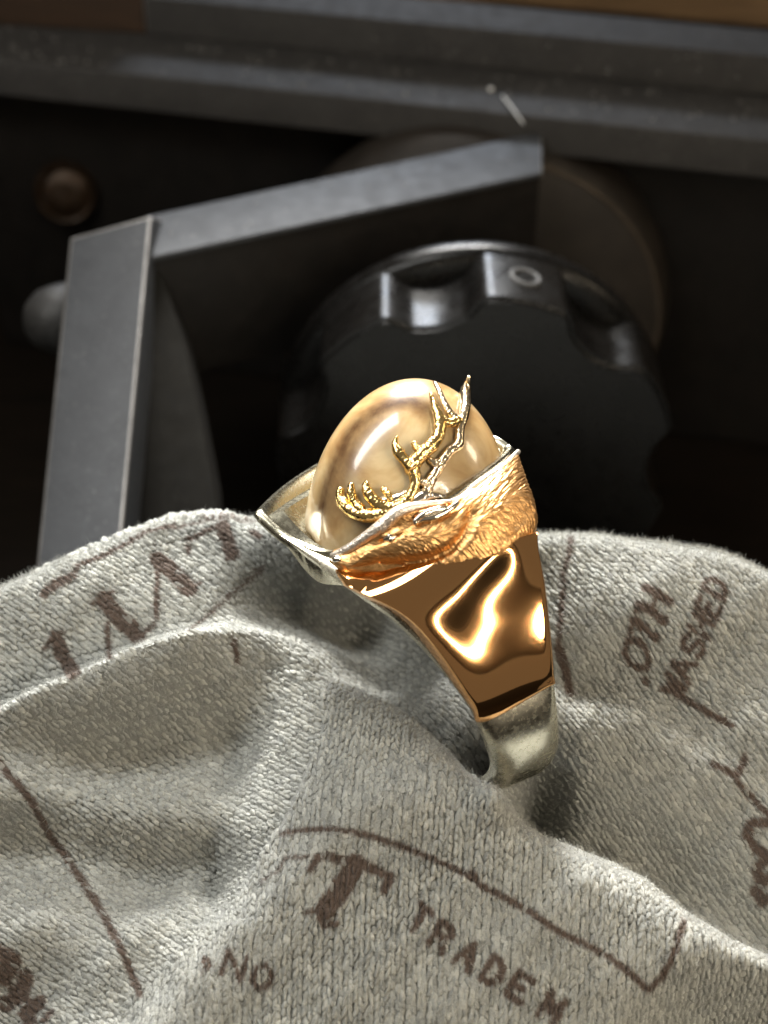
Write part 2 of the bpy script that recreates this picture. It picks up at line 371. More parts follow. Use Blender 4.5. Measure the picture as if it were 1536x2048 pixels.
print('tips', aTL, uTL, aTR, uTR, 'near', np.round(ra[::10], 2), np.round(ru[::10], 2), np.round(rw[::10], 2), 'far', np.round(fa_[::10], 2), np.round(fu_[::10], 2), np.round(fw_[::10], 2))

prof = np.array([(.72, .985), (.5, .99), (.3, 1.03), (.05, 1.11), (-.2, 1.18), (-.45, 1.19), (-.75, 1.10), (-1.05, .85), (-1.28, .46), (-1.40, .1), (-1.405, 0)])
NS = 81
half = catmull(prof, NS)                              # shoulder and shank profile: (u, w)
left_px = np.array([(505, 900), (514, 1037), (545, 1068), (585, 1102), (640, 1143), (700, 1178), (780, 1219), (850, 1290), (905, 1358), (935, 1400), (960, 1440), (985, 1500), (1005, 1570), (1010, 1800)], float)
right_px = np.array([(1020, 700), (1028, 905), (1044, 960), (1058, 1030), (1069, 1090), (1082, 1160), (1096, 1240), (1110, 1335), (1121, 1420), (1126, 1480), (1126, 1560), (1120, 1800)], float)
ag = np.linspace(-.3, 1.7, 500); aL = []; aR = []
for (u, ww) in half:
    for sgn, lst, pl in ((1, aL, left_px), (-1, aR, right_px)):
        q = project(ringpt(ag * sgn, np.full(500, u), np.full(500, ww)))
        d = (q[:, 0] - np.interp(q[:, 1], pl[:, 1], pl[:, 0])) * sgn
        hit = np.where(d <= 0)[0]; lst.append(ag[hit[0]] if len(hit) else np.nan)
def clean(x):
    x = np.array(x); ok = ~np.isnan(x); x = np.interp(np.arange(NS), np.where(ok)[0], x[ok]); return smooth1(x, 3)
aL = clean(aL); aR = clean(aR)
sB = int(np.argmax(half[:, 0] < -.9)); aL[sB:] = aL[sB]; aR[sB:] = aR[sB]
print('aL', np.round(aL[::8], 2), 'aR', np.round(aR[::8], 2))
sig = np.linspace(1, -1, NA)
NB_ = 28
def build_half(rimP, sg):
    rows = []
    def straight(i):
        l_ = aL[i] if sg > 0 else aL[i] - .14 - .30 * math.sin(math.pi * i / (NS - 1))
        return ringpt((l_ + aR[i]) / 2 * sig + (l_ - aR[i]) / 2, np.full(NA, half[i][0]), np.full(NA, sg * half[i][1]))
    row0 = straight(0)
    for k in range(NB_):
        t = k / NB_; rows.append(rimP * (1 - t) + row0 * t + (nW * sg * .16 * t * (1 - t))[None] * (1 - sig ** 2)[:, None])
    rows += [straight(i) for i in range(NS)]
    G = np.array(rows)
    for _ in range(10): G[1:-1] = (G[:-2] + 2 * G[1:-1] + G[2:]) / 4
    return G
G = build_half(ringpt(ra, ru, rw), 1); GF = build_half(ringpt(fa_, fu_, fw_), -1)
NR = len(G)
def loc(Pt): d = Pt - nC; return d @ nA, d @ nU, d @ nW
crown = 1 - .05 * np.abs(sig) ** 5
fade = np.clip(np.arange(NR) / 25, 0, 1)[:, None]; cr = 1 + (crown[None] - 1) * fade
def crowned(G):
    ga, gu, gw = loc(G); return nC + ga[..., None] * nA + (gu * cr)[..., None] * nU + (gw * cr)[..., None] * nW
Gs = crowned(G); GFs = crowned(GF)
ALL = np.concatenate([Gs, GFs[:-1][::-1]]); n = len(ALL); RIN = 1.05; UC = -.22
aa, uu_, ww_ = loc(ALL); ro = np.hypot(uu_ - UC, ww_); tha = np.arctan2(ww_, uu_ - UC)
edge_t = .03 + .06 * np.clip(np.concatenate([np.arange(NR), np.arange(NR - 1)[::-1]]) / 45, 0, 1)[:, None]; tf_ = np.clip(np.concatenate([np.arange(NR), np.arange(NR - 1)[::-1]]) / 40, 0, 1)[:, None]; ee = np.abs(sig)[None] ** 4 * tf_ + sstep(.1, .55, np.abs(sig))[None] * (1 - tf_); ri = np.minimum(RIN * (1 - ee) + (ro - edge_t) * ee, ro - edge_t * .7)
ai = aa * .985
INN = nC + ai[..., None] * nA + (UC + ri * np.cos(tha))[..., None] * nU + (ri * np.sin(tha))[..., None] * nW
V = np.concatenate([ALL.reshape(-1, 3), INN.reshape(-1, 3)]); Q = []; o_ = n * NA
for i in range(n - 1):
    for j in range(NA - 1):
        Q.append((i * NA + j, i * NA + j + 1, (i + 1) * NA + j + 1, (i + 1) * NA + j))
        Q.append((o_ + i * NA + j, o_ + (i + 1) * NA + j, o_ + (i + 1) * NA + j + 1, o_ + i * NA + j + 1))
    for j in (0, NA - 1):
        f_ = (i * NA + j, (i + 1) * NA + j, o_ + (i + 1) * NA + j, o_ + i * NA + j); Q.append(f_ if j == 0 else f_[::-1])
for i in (0, n - 1):
    for j in range(NA - 1):
        f_ = (i * NA + j, o_ + i * NA + j, o_ + i * NA + j + 1, i * NA + j + 1); Q.append(f_ if i == 0 else f_[::-1])
shank = np_mesh('shank', V, Q, M['silver'], ring); shank.data.set_sharp_from_angle(angle=R(42))

# bezel tray: rounded rim lip, inner wall, floor
la = np.concatenate([ra, fa_[::-1][1:-1]]); lu = np.concatenate([ru, fu_[::-1][1:-1]]); lw = np.concatenate([rw, fw_[::-1][1:-1]]); m_ = len(la)
am = (aTL + aTR) / 2
V = []; Q = []
for sc_, du in ((1.0, -.03), (1.008, .015), (.99, .04), (.95, .04), (.925, .01), (.91, -.10), (.80, -.115), (.785, -.24), (.6, -.26), (.02, -.26)):
    tq_ = np.clip(np.abs(la - am) / ((aTL - aTR) / 2), 0, 1); du_ = du * (1 - .8 * tq_ ** 2) if du < -.05 else du; u_ = lu + du_ if sc_ > .7 else np.minimum(lu + du_, .97)
    V += list(ringpt(am + (la - am) * sc_, u_, lw * (sc_ if sc_ > .85 else sc_)))
for k in range(9):
    for i in range(m_): Q.append((k * m_ + i, k * m_ + (i + 1) % m_, (k + 1) * m_ + (i + 1) % m_, (k + 1) * m_ + i))
bez = np_mesh('bezel', V, Q, M['satin'], ring); bez.data.set_sharp_from_angle(angle=R(50))

# stone
SCc = C + UX * .79 - AX * .022 + WX * .015; rot = .3526
SA = (AX * math.cos(rot) + UX * math.sin(rot)); SU = (UX * math.cos(rot) - AX * math.sin(rot)); sr = (.805, .714, 1.20)
sm, nt, b = mat('polished_ivory', (.7, .5, .28), 0, .30, .5, .8, .11)
nz = noise(nt, 1.6, 4, .6, None, .9)
r1 = ramp(nt, [(.30, (.38, .20, .07)), (.47, (.60, .40, .18)), (.66, (.78, .60, .34))], nz.outputs[0])
sa_ = node(nt, 'ShaderNodeAttribute', attribute_name='stain_reflection'); n3 = noise(nt, 6, 4, .6)
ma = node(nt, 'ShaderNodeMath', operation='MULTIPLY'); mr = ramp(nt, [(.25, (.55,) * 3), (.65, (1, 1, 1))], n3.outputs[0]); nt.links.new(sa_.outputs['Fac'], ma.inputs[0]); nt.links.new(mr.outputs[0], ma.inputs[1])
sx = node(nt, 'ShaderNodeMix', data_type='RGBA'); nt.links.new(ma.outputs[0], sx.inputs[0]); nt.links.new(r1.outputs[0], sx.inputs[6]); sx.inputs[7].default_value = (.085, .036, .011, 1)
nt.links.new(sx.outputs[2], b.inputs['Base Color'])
b.inputs['Subsurface Weight'].default_value = .18; b.inputs['Subsurface Radius'].default_value = (.25, .15, .07); b.inputs['Subsurface Scale'].default_value = .6
mx = Matrix((SA, WX, SU)).transposed()
bm = bmesh.new(); bmesh.ops.create_uvsphere(bm, u_segments=96, v_segments=64, radius=1)
me = bpy.data.meshes.new('stone')
for v in bm.verts:
    v.co = Vector((v.co.x * sr[0], v.co.y * sr[1], v.co.z * sr[2]))
    g_ = SCc + mx @ v.co; k_ = (g_ - C).dot(UX)
    if k_ < .90: v.co = mx.transposed() @ (g_ + UX * (.90 - k_) * .999 - SCc)
bm.to_mesh(me); bm.free()
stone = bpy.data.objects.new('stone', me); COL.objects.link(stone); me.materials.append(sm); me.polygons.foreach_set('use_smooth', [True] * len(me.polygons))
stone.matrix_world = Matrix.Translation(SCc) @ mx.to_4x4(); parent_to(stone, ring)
def on_stone(px, py, off=0.0):
    Mi = mx.transposed(); sr2 = [s + off for s in sr]
    o = Mi @ (CAM - SCc); d = Mi @ ray(px, py)
    o = Vector([o[i] / sr2[i] for i in range(3)]); d = Vector([d[i] / sr2[i] for i in range(3)])
    a, b_, c_ = d.dot(d), 2 * o.dot(d), o.dot(o) - 1; disc = b_ * b_ - 4 * a * c_
    t = (-b_ - math.sqrt(max(disc, 0))) / (2 * a); return CAM + ray(px, py) * t

def tint_line(pts): return np.array([tuple(mx.transposed() @ (on_stone(*q) - SCc)) for q in catmull(pts, 60)])
SL = [(tint_line([(640, 1040), (655, 975), (680, 905), (715, 850), (765, 815), (815, 800), (850, 815)]), .10, 1.0), (tint_line([(935, 860), (955, 900), (940, 950)]), .16, .42), (tint_line([(662, 1020), (685, 940), (718, 885), (760, 850)]), .15, .75), (tint_line([(640, 1070), (690, 1080), (760, 1060)]), .12, .3)]  # second line paints the gold's orange reflection; the others are stains
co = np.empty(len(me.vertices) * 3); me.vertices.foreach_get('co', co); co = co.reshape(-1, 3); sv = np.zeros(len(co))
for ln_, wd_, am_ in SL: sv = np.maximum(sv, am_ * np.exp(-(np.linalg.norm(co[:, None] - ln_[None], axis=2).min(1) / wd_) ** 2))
a_ = me.attributes.new('stain_reflection', 'FLOAT', 'POINT'); a_.data.foreach_set('value', sv.astype(np.float32))
# helper surface for placing the plate and the elk (not linked)
top = [G[0] + nU * k for k in np.linspace(.35, .035, 10)]
GE = np.concatenate([np.array(top), G]); GE = np.concatenate([GE[:, :1] + (GE[:, :1] - GE[:, 2:3]) * 1.5, GE, GE[:, -1:] + (GE[:, -1:] - GE[:, -3:-2]) * 1.5], 1)
V = [tuple(x) for x in GE.reshape(-1, 3)]; NB = NA + 2
T = [(i * NB + j, i * NB + j + 1, (i + 1) * NB + j + 1, (i + 1) * NB + j) for i in range(len(GE) - 1) for j in range(NB - 1)]
bvh = BVHTree.FromPolygons(V, T)
def on_ring(px, py):
    h = bvh.ray_cast(CAM, ray(px, py).normalized())
    if h[0] is None:
        h = bvh.find_nearest(at(px, py, 12.2)); nrm = h[1]
        p_ = at_plane(px, py, h[0], nrm)
        if nrm.dot(ray(px, py)) > 0: nrm = -nrm
        return p_, nrm
    nrm = h[1] if h[1].dot(ray(px, py)) < 0 else -h[1]
    return h[0], nrm

# rose gold plate: from under the elk to the step above the shank
def strip(name, Tp, Bp, mtl, hfun, nx=110, nv=40, skirt=.03, smoothn=6, poly=False):
    """Surface laid on the shoulder between two outlines given as photo polylines; hfun(x, v, X, Y) = relief height."""
    Tc = catmull(Tp, nx); Bc = catmull(Bp, nx)
    P = np.zeros((nv, nx, 3)); Nn = np.zeros((nv, nx, 3)); PX = np.zeros((nv, nx, 2))
    for i in range(nx):
        for j in range(nv):
            v = j / (nv - 1); q = Tc[i] * (1 - v) + Bc[i] * v; PX[j, i] = q
            p_, n_ = on_ring(*q); P[j, i] = p_; Nn[j, i] = n_
    if poly:
        c0_ = P.reshape(-1, 3).mean(0); nm = Nn.reshape(-1, 3).mean(0); nm /= np.linalg.norm(nm); xm = nA - nm * (nA @ nm); xm /= np.linalg.norm(xm); ym = np.cross(nm, xm)
        D = P - c0_; xx, yy, zz = D @ xm, D @ ym, D @ nm
        B = np.stack([xx ** a * yy ** b_ for a in range(5) for b_ in range(5 - a)], -1); sol = np.linalg.lstsq(B.reshape(-1, B.shape[-1]), zz.ravel(), rcond=None)[0]
        gx, gv = np.meshgrid(np.linspace(0, 1, nx), np.linspace(0, 1, nv)); zf = B @ sol; lift_ = np.percentile((zz - zf)[:-3, 4:-4], 99); print('plate lift', lift_); zf = zf + max(lift_, 0)
        P = c0_ + xx[..., None] * xm + yy[..., None] * ym + zf[..., None] * nm; Nn[:] = nm
    for _ in range(0 if poly else smoothn):
        Nn[1:-1, 1:-1] = (Nn[:-2, 1:-1] + Nn[2:, 1:-1] + Nn[1:-1, :-2] + Nn[1:-1, 2:] + Nn[1:-1, 1:-1]) / 5
        P[1:-1, 1:-1] = (P[:-2, 1:-1] + P[2:, 1:-1] + P[1:-1, :-2] + P[1:-1, 2:] + 4 * P[1:-1, 1:-1]) / 8
    Nn /= np.linalg.norm(Nn, axis=2)[..., None]
    X, Vv = np.meshgrid(np.linspace(0, 1, nx), np.linspace(0, 1, nv))
    H = hfun(X, Vv, PX[..., 0], PX[..., 1])
    Pt = P + Nn * H[..., None]; Vl = list(Pt.reshape(-1, 3)); Q = []
    for j in range(nv - 1):
        for i in range(nx - 1): Q.append((j * nx + i, (j + 1) * nx + i, (j + 1) * nx + i + 1, j * nx + i + 1))
    border = [(0, i) for i in range(nx)] + [(j, nx - 1) for j in range(1, nv)] + [(nv - 1, i) for i in range(nx - 2, -1, -1)] + [(j, 0) for j in range(nv - 2, 0, -1)]
    k0 = len(Vl)
    for (j, i) in border: Vl.append(P[j, i] - Nn[j, i] * skirt)
    nb = len(border)
    for k in range(nb):
        a_, b_ = border[k], border[(k + 1) % nb]
        Q.append((a_[0] * nx + a_[1], b_[0] * nx + b_[1], k0 + (k + 1) % nb, k0 + k))
    o = np_mesh(name, Vl, Q, mtl, ring)
    uv = o.data.uv_layers.new(name='UVMap'); li = np.empty(len(o.data.loops), np.int32); o.data.loops.foreach_get('vertex_index', li)
    UVs = np.zeros((len(Vl), 2)); UVs[:nx * nv, 0] = PX[..., 0].ravel() / 100; UVs[:nx * nv, 1] = PX[..., 1].ravel() / 100
    UVs[k0:] = [PX[j, i] / 100 for j, i in border]
    uv.data.foreach_set('uv', UVs[li].ravel().astype(np.float32))
    o.data.set_sharp_from_angle(angle=R(60))
    return o
def plate_h(X, Vv, px, py):
    e = np.clip(np.minimum(np.minimum(X, 1 - X) / .03, (1 - Vv) / .03), 0, 1); e = np.sqrt(1 - (1 - e) ** 2)
    d1 = (py - 1238 + .42 * (px - 940)) / 258; d2 = (px - 940) / 258               # polished pillow, hand finished
    h = .140 - .190 * d1 ** 2 - .104 * d2 ** 2
    h += .0018 * np.exp(-((px - 985) / 42) ** 2 - ((py - 1268) / 30) ** 2) - .004 * np.exp(-((px - 880) / 45) ** 2 - ((py - 1200) / 45) ** 2)
    h += .0014 * np.sin(px / 40 + py / 70) + .0010 * np.sin(py / 30 - px / 80)
    return np.maximum(h, .004) + .025 * (e - 1)
strip('rose_gold_plate', [(668, 1135), (760, 1128), (860, 1120), (960, 1100), (1050, 1075), (1067, 1070)],
      [(676, 1158), (790, 1222), (860, 1300), (935, 1398), (968, 1440), (1110, 1372)] if 0 else
      [(690, 1172), (792, 1228), (868, 1310), (942, 1410), (972, 1443), (1108, 1368)], M['rose'], plate_h, 130, 110, .07, poly=True)
# ------------------------------------------------------------------ elk head relief
def furry(name, c0, c1, rough):
    m, nt, b = mat(name, c1, 1, rough)
    uvn = node(nt, 'ShaderNodeUVMap', uv_map='UVMap')
    mp = node(nt, 'ShaderNodeMapping'); mp.inputs['Rotation'].default_value = (0, 0, R(-52)); mp.inputs['Scale'].default_value = (3.2, 13, 1)
    nt.links.new(uvn.outputs[0], mp.inputs[0])
    n1 = noise(nt, 1.6, 4, .65, mp.outputs[0], .4)
    mp2 = node(nt, 'ShaderNodeMapping'); mp2.inputs['Scale'].default_value = (9, 14, 1); mp2.inputs['Rotation'].default_value = (0, 0, R(-40)); nt.links.new(uvn.outputs[0], mp2.inputs[0])
    n2 = noise(nt, 3.0, 3, .6, mp2.outputs[0])
    r = ramp(nt, [(.32, c0), (.62, c1)], n1.outputs[0]); nt.links.new(r.outputs[0], b.inputs['Base Color'])
    b1 = bump(nt, b, n1.outputs[0], .25, .02); bump(nt, b, n2.outputs[0], .15, .008, b1)
    return m
M['fur'] = furry('textured_rose_gold', (.50, .25, .085), (.88, .53, .23), .40)
elk_top = [(664, 1112), (674, 1102), (700, 1092), (735, 1068), (765, 1046), (800, 1016), (850, 1004), (905, 998), (950, 972), (990, 936), (1026, 908)]
elk_bot = [(672, 1132), (695, 1147), (735, 1150), (790, 1152), (850, 1153), (905, 1152), (960, 1146), (1005, 1126), (1040, 1098), (1060, 1082), (1067, 1068)]
def pt_seg(px, py, poly):
    d = np.full(px.shape, 1e9)
    for (x0, y0), (x1, y1) in zip(poly[:-1], poly[1:]):
        dx, dy = x1 - x0, y1 - y0; t = np.clip(((px - x0) * dx + (py - y0) * dy) / (dx * dx + dy * dy), 0, 1)
        d = np.minimum(d, np.hypot(px - x0 - t * dx, py - y0 - t * dy))
    return d
def bump_at(px, py, x, y, rx, ry, rot=0):
    c, s_ = math.cos(rot), math.sin(rot); a = ((px - x) * c + (py - y) * s_) / rx; b_ = (-(px - x) * s_ + (py - y) * c) / ry
    return np.exp(-(a * a + b_ * b_))
# engraved hair: a few thousand short graver strokes that follow the coat
X0_, Y0_, RS = 640, 880, 2
hair = np.zeros((300 * RS, 450 * RS))
for _ in range(5200):
    cx, cy = rng.uniform(700, 1075), rng.uniform(900, 1158)
    vtop = np.interp(cx, [a for a, _b in elk_top], [b_ for _a, b_ in elk_top]); vbot = np.interp(cx, [a for a, _b in elk_bot], [b_ for _a, b_ in elk_bot])
    v_ = (cy - vtop) / max(vbot - vtop, 1)
    if not -.02 < v_ < 1.02: continue
    th_ = R(-48) + R(100) * sstep(.36, .62, v_) if cx > 850 else R(20) + R(22) * v_
    th_ += rng.normal(0, .13); ln_ = rng.uniform(6, 15) * (.55 if cx < 850 else 1); wd_ = rng.uniform(1.0, 1.7); dp = rng.uniform(.35, 1) * (.35 if cx < 800 else 1) * rng.choice([1, 1, -.7])
    x0 = int((cx - X0_) * RS); y0 = int((cy - Y0_) * RS); hw = int(ln_ * RS) + 4
    ya, yb, xa, xb = max(y0 - hw, 0), min(y0 + hw, hair.shape[0]), max(x0 - hw, 0), min(x0 + hw, hair.shape[1])
    if ya >= yb or xa >= xb: continue
    yy, xx = np.mgrid[ya:yb, xa:xb]; dx = xx / RS + X0_ - cx; dy = yy / RS + Y0_ - cy
    hair[ya:yb, xa:xb] += dp * np.exp(-((dx * math.cos(th_) + dy * math.sin(th_)) / ln_) ** 4 - ((-dx * math.sin(th_) + dy * math.cos(th_)) / wd_) ** 2)
hair = np.clip(hair, -1.6, 1.6)
def hair_at(px, py):
    x_ = np.clip((px - X0_) * RS, 0, hair.shape[1] - 2); y_ = np.clip((py - Y0_) * RS, 0, hair.shape[0] - 2); xi = x_.astype(int); yi = y_.astype(int); fx = x_ - xi; fy = y_ - yi
    return hair[yi, xi] * (1 - fx) * (1 - fy) + hair[yi, xi + 1] * fx * (1 - fy) + hair[yi + 1, xi] * (1 - fx) * fy + hair[yi + 1, xi + 1] * fx * fy
def elk_h(X, Vv, px, py):
    d = np.minimum(pt_seg(px, py, elk_top), np.minimum(pt_seg(px, py, elk_bot), (1 - X) * 400))
    h = .03 + .075 * np.sqrt(np.clip(d / 30, 0, 1))
    h += .050 * bump_at(px, py, 850, 1082, 62, 30, -.25)                   # cheek
    h += .040 * bump_at(px, py, 735, 1108, 55, 16, -.42)                   # bridge of the nose
    h += .045 * bump_at(px, py, 985, 1035, 75, 52, -.6)                    # neck
    h += .025 * bump_at(px, py, 1010, 1095, 60, 20, -.5)
    h -= .050 * np.exp(-(pt_seg(px, py, [(770, 1128), (815, 1122), (860, 1116), (900, 1098), (925, 1070), (935, 1040)]) / 11) ** 2)    # jaw and throat line
    h += .030 * bump_at(px, py, 785, 1057, 20, 6, -.35) - .045 * bump_at(px, py, 780, 1073, 22, 7, -.3)    # brow, eye socket
    h -= .045 * np.exp(-(pt_seg(px, py, [(684, 1126), (705, 1129), (735, 1127), (765, 1122)]) / 4.5) ** 2)  # mouth
    h += .030 * bump_at(px, py, 686, 1110, 16, 11) - .04 * bump_at(px, py, 676, 1113, 5, 4)                 # muzzle, nostril
    h += .018 * bump_at(px, py, 750, 1141, 48, 6, 0)                                                        # chin
    h -= .045 * bump_at(px, py, 862, 1030, 50, 13, -.17)                                                    # hollow around the ear
    return h + .0036 * hair_at(px, py) * np.clip(d / 8, 0, 1)
head = strip('elk_head', elk_top, elk_bot, M['fur'], elk_h, 420, 150, .04)
def elk_lift(q): return float(elk_h(np.array([.5]), np.array([.5]), np.array([float(q[0])]), np.array([float(q[1])]))[0])
def blob(name, pts, rad, m, parent, lift):
    P = [Vector(on_ring(*q)[0]) + on_ring(*q)[1] * (elk_lift(q) + lift) for q in pts]
    return tube(name, P, rad, m, parent, 24, 10)
blob('eye', [(768, 1070), (780, 1066), (792, 1063)], [.014, .042, .014], M['bright'], head, .010)
blob('nostril', [(672, 1112), (680, 1108), (690, 1107)], [.02, .028, .018], M['bright'], head, .0)
blob('lip', [(682, 1128), (694, 1130), (712, 1127)], [.016, .028, .012], M['bright'], head, .0)
# ear: a leaf with a hollow
def leaf(name, c0, c1, wid, m, parent, lift):
    nu, nv = 24, 13; A_ = np.array(c0, float); B_ = np.array(c1, float); d = B_ - A_; nrm = np.array([-d[1], d[0]]) / np.hypot(*d)
    V = []; Q = []; nu, nv = 24, 13
    for i in range(nu):
        t = i / (nu - 1); hw = wid * math.sin(math.pi * min(t * .96 + .04, 1) ** .75) ** .8
        for j in range(nv):
            s_ = j / (nv - 1) * 2 - 1; q = A_ + d * t + nrm * s_ * hw
            p_, n_ = on_ring(*q); V.append(np.array(p_) + np.array(n_) * (elk_lift(tuple(A_ + d * .5)) + lift + .07 * abs(s_) ** 2 * math.sin(math.pi * t) - (.04 if abs(s_) == 1 else 0)))
    for i in range(nu - 1):
        for j in range(nv - 1): Q.append((i * nv + j, (i + 1) * nv + j, (i + 1) * nv + j + 1, i * nv + j + 1))
    return np_mesh(name, V, Q, m, parent)
leaf('ear', (820, 1034), (906, 1018), 18, M['rose'], head, .015)
rim_pts = [(820, 1034), (836, 1020), (860, 1011), (885, 1010), (907, 1018), (893, 1030), (868, 1042), (842, 1045), (820, 1036)]
tube('ear_rim', [Vector(on_ring(*q_)[0]) + on_ring(*q_)[1] * (elk_lift((862, 1030)) + .075) for q_ in rim_pts], [.018, .024, .024, .02, .016, .022, .028, .026, .020], M['bright'], head, 50, 8)
# bright polished edge along brow and neck
def zb(x, y): return (640 + x * .234375, 740 + y * .234375)
def rim_tube(name, pts, rad, m, lift, parent):
    P = []
    for q in pts:
        p_, n_ = on_ring(*q); P.append(Vector(p_) + n_ * lift)
    return tube(name, P, rad, m, parent, 60, 10)
rim_tube('brow_edge', [(668, 1106), (700, 1092), (735, 1068), (765, 1046), (800, 1017), (850, 1005), (905, 998), (950, 974), (990, 938), (1024, 910)], [.02, .035, .04, .05, .045, .022, .02, .026, .028, .02], M['edge'], .055, head)

# ------------------------------------------------------------------ antlers
def branch_V(pts, rad, off):
    P = []
    rr = catmull(np.array([[r] for r in rad], float), len(pts))[:, 0] if len(rad) != len(pts) else rad
    for (x, y) in pts: P.append(on_stone(*zb(x, y), off))
    k = 14 * len(pts); V, Q = tube('', P, [TH * r_ * rng.uniform(.88, 1.14) for r_ in rad], None, 'raw', k, 10)
    return V, Q
def antler(name, branches, m, parent):
    AV = []; AQ = []
    for pts, rad, off in branches:
        V, Q = branch_V(pts, rad, off); o = len(AV)
        AV += [np.array(v) + rng.normal(0, .0012, 3) for v in V]; AQ += [tuple(i + o for i in f) for f in Q]
    return mesh_obj(name, AV, AQ, m, parent)
TH = 1.12
near = [
 ([(690, 1180), (740, 1120), (775, 1070), (810, 980), (805, 890), (785, 820), (860, 725), (945, 650), (1005, 570), (1022, 480), (1010, 390), (975, 300), (945, 200)], [.05, .05, .042, .036, .04, .052, .048, .044, .042, .036, .034, .026, .012], .05),
 ([(790, 830), (730, 775), (670, 700), (643, 630), (662, 562)], [.05, .04, .036, .026, .009], .07),
 ([(865, 725), (840, 680), (815, 655), (795, 618)], [.034, .028, .024, .02], .06),
 ([(1005, 395), (1060, 440), (1120, 452), (1190, 425)], [.034, .036, .036, .034], .05),
]
far = [
 ([(900, 1085), (915, 1020), (940, 950), (985, 880), (1035, 795), (1095, 705), (1175, 640), (1190, 560), (1195, 480), (1220, 400), (1238, 300), (1240, 180), (1272, 52)], [.045, .042, .036, .034, .034, .036, .036, .034, .036, .04, .042, .034, .010], .03),
 ([(1190, 430), (1110, 370), (1060, 280), (1010, 170), (978, 105)], [.03, .028, .024, .02, .012], .05),
 ([(1020, 795), (975, 790), (925, 755)], [.03, .028, .018], .04),
 ([(815, 870), (845, 930), (900, 965), (930, 975)], [.032, .03, .03, .028], .04),
]
brow = [
 ([(700, 1150), (620, 1185), (520, 1160), (440, 1090), (400, 1020), (392, 962)], [.05, .05, .048, .04, .034, .022], .06),
 ([(620, 1210), (520, 1235), (400, 1240), (280, 1205), (205, 1140), (172, 1075), (178, 1010)], [.045, .048, .048, .046, .042, .036, .024], .06),
 ([(350, 1190), (295, 1120), (268, 1040), (265, 970)], [.036, .032, .028, .02], .07),
 ([(610, 1110), (575, 1055), (532, 1005)], [.026, .024, .018], .05),
]
antler('antler', near, M['yellow'], ring)
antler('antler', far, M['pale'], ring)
antler('brow_tines', brow, M['yellow'], ring)
antler('antler_base', [([(520, 1125), (600, 1110), (680, 1090), (745, 1040)], [.035, .034, .03, .014], .03),
                       ([(640, 1230), (720, 1170), (800, 1140), (880, 1090), (960, 1080), (1080, 1085)], [.05, .055, .05, .06, .04, .015], .03)], M['bright'], ring)

# ------------------------------------------------------------------ cloth
BN = Vector((0, -math.cos(R(60)), math.sin(R(60)))); BP = at(768, 1500, 12.95)
nBN = np.array(BN)
def base_pt(p_, q_):
    d = unproject(p_, q_); t = ((np.array(BP) - np.array(CAM)) @ nBN) / (d @ nBN); return np.array(CAM) + d * t[:, None]
def ridge(p_, q_, poly, amp, wn, wf):
    """bump along a polyline running left to right; wn = width below the line in the picture, wf = above it"""
    poly = np.array(poly, float); d = pt_seg(p_, q_, [tuple(x) for x in poly])
    below = q_ > np.interp(p_, poly[:, 0], poly[:, 1]); 
    return amp * np.exp(-(d / np.where(below, wn, wf)) ** 2)
def inside(p_, q_, poly):
    c = np.zeros(p_.shape, bool); n_ = len(poly)
    for i in range(n_):
        x0, y0 = poly[i]; x1, y1 = poly[(i + 1) % n_]
        if y0 == y1: continue
        m_ = ((y0 > q_) != (y1 > q_)) & (p_ < (x1 - x0) * (q_ - y0) / (y1 - y0) + x0); c ^= m_
    return c
HL = [(150, 2120), (275, 2010), (410, 1890), (515, 1745), (580, 1650), (625, 1540), (648, 1450), (645, 1390), (655, 1340)]
HR = [(655, 1340), (720, 1356), (800, 1410), (870, 1484), (960, 1570), (1110, 1672), (1290, 1750), (1365, 1815), (1460, 1880), (1640, 1950)]
HUMP = HL + HR[1:] + [(1640, 2400), (150, 2400)]
OUTX = [-300, 0, 100, 180, 250, 330, 450, 520, 640, 800, 1000, 1075, 1200, 1350, 1460, 1536, 1800]
OUTY = [1260, 1152, 1105, 1068, 1035, 1003, 997, 1012, 1030, 1045, 1040, 1037, 1040, 1062, 1084, 1120, 1260]
def sm01(x): x = np.clip(x, 0, 1); return x * x * (3 - 2 * x)
def wob(p_, q_, s_, k):
    return np.sin(p_ / s_ + k) * np.cos(q_ / (s_ * .8) + 2.1 * k) + .5 * np.sin((p_ + q_) / (s_ * .57) + 3 * k)
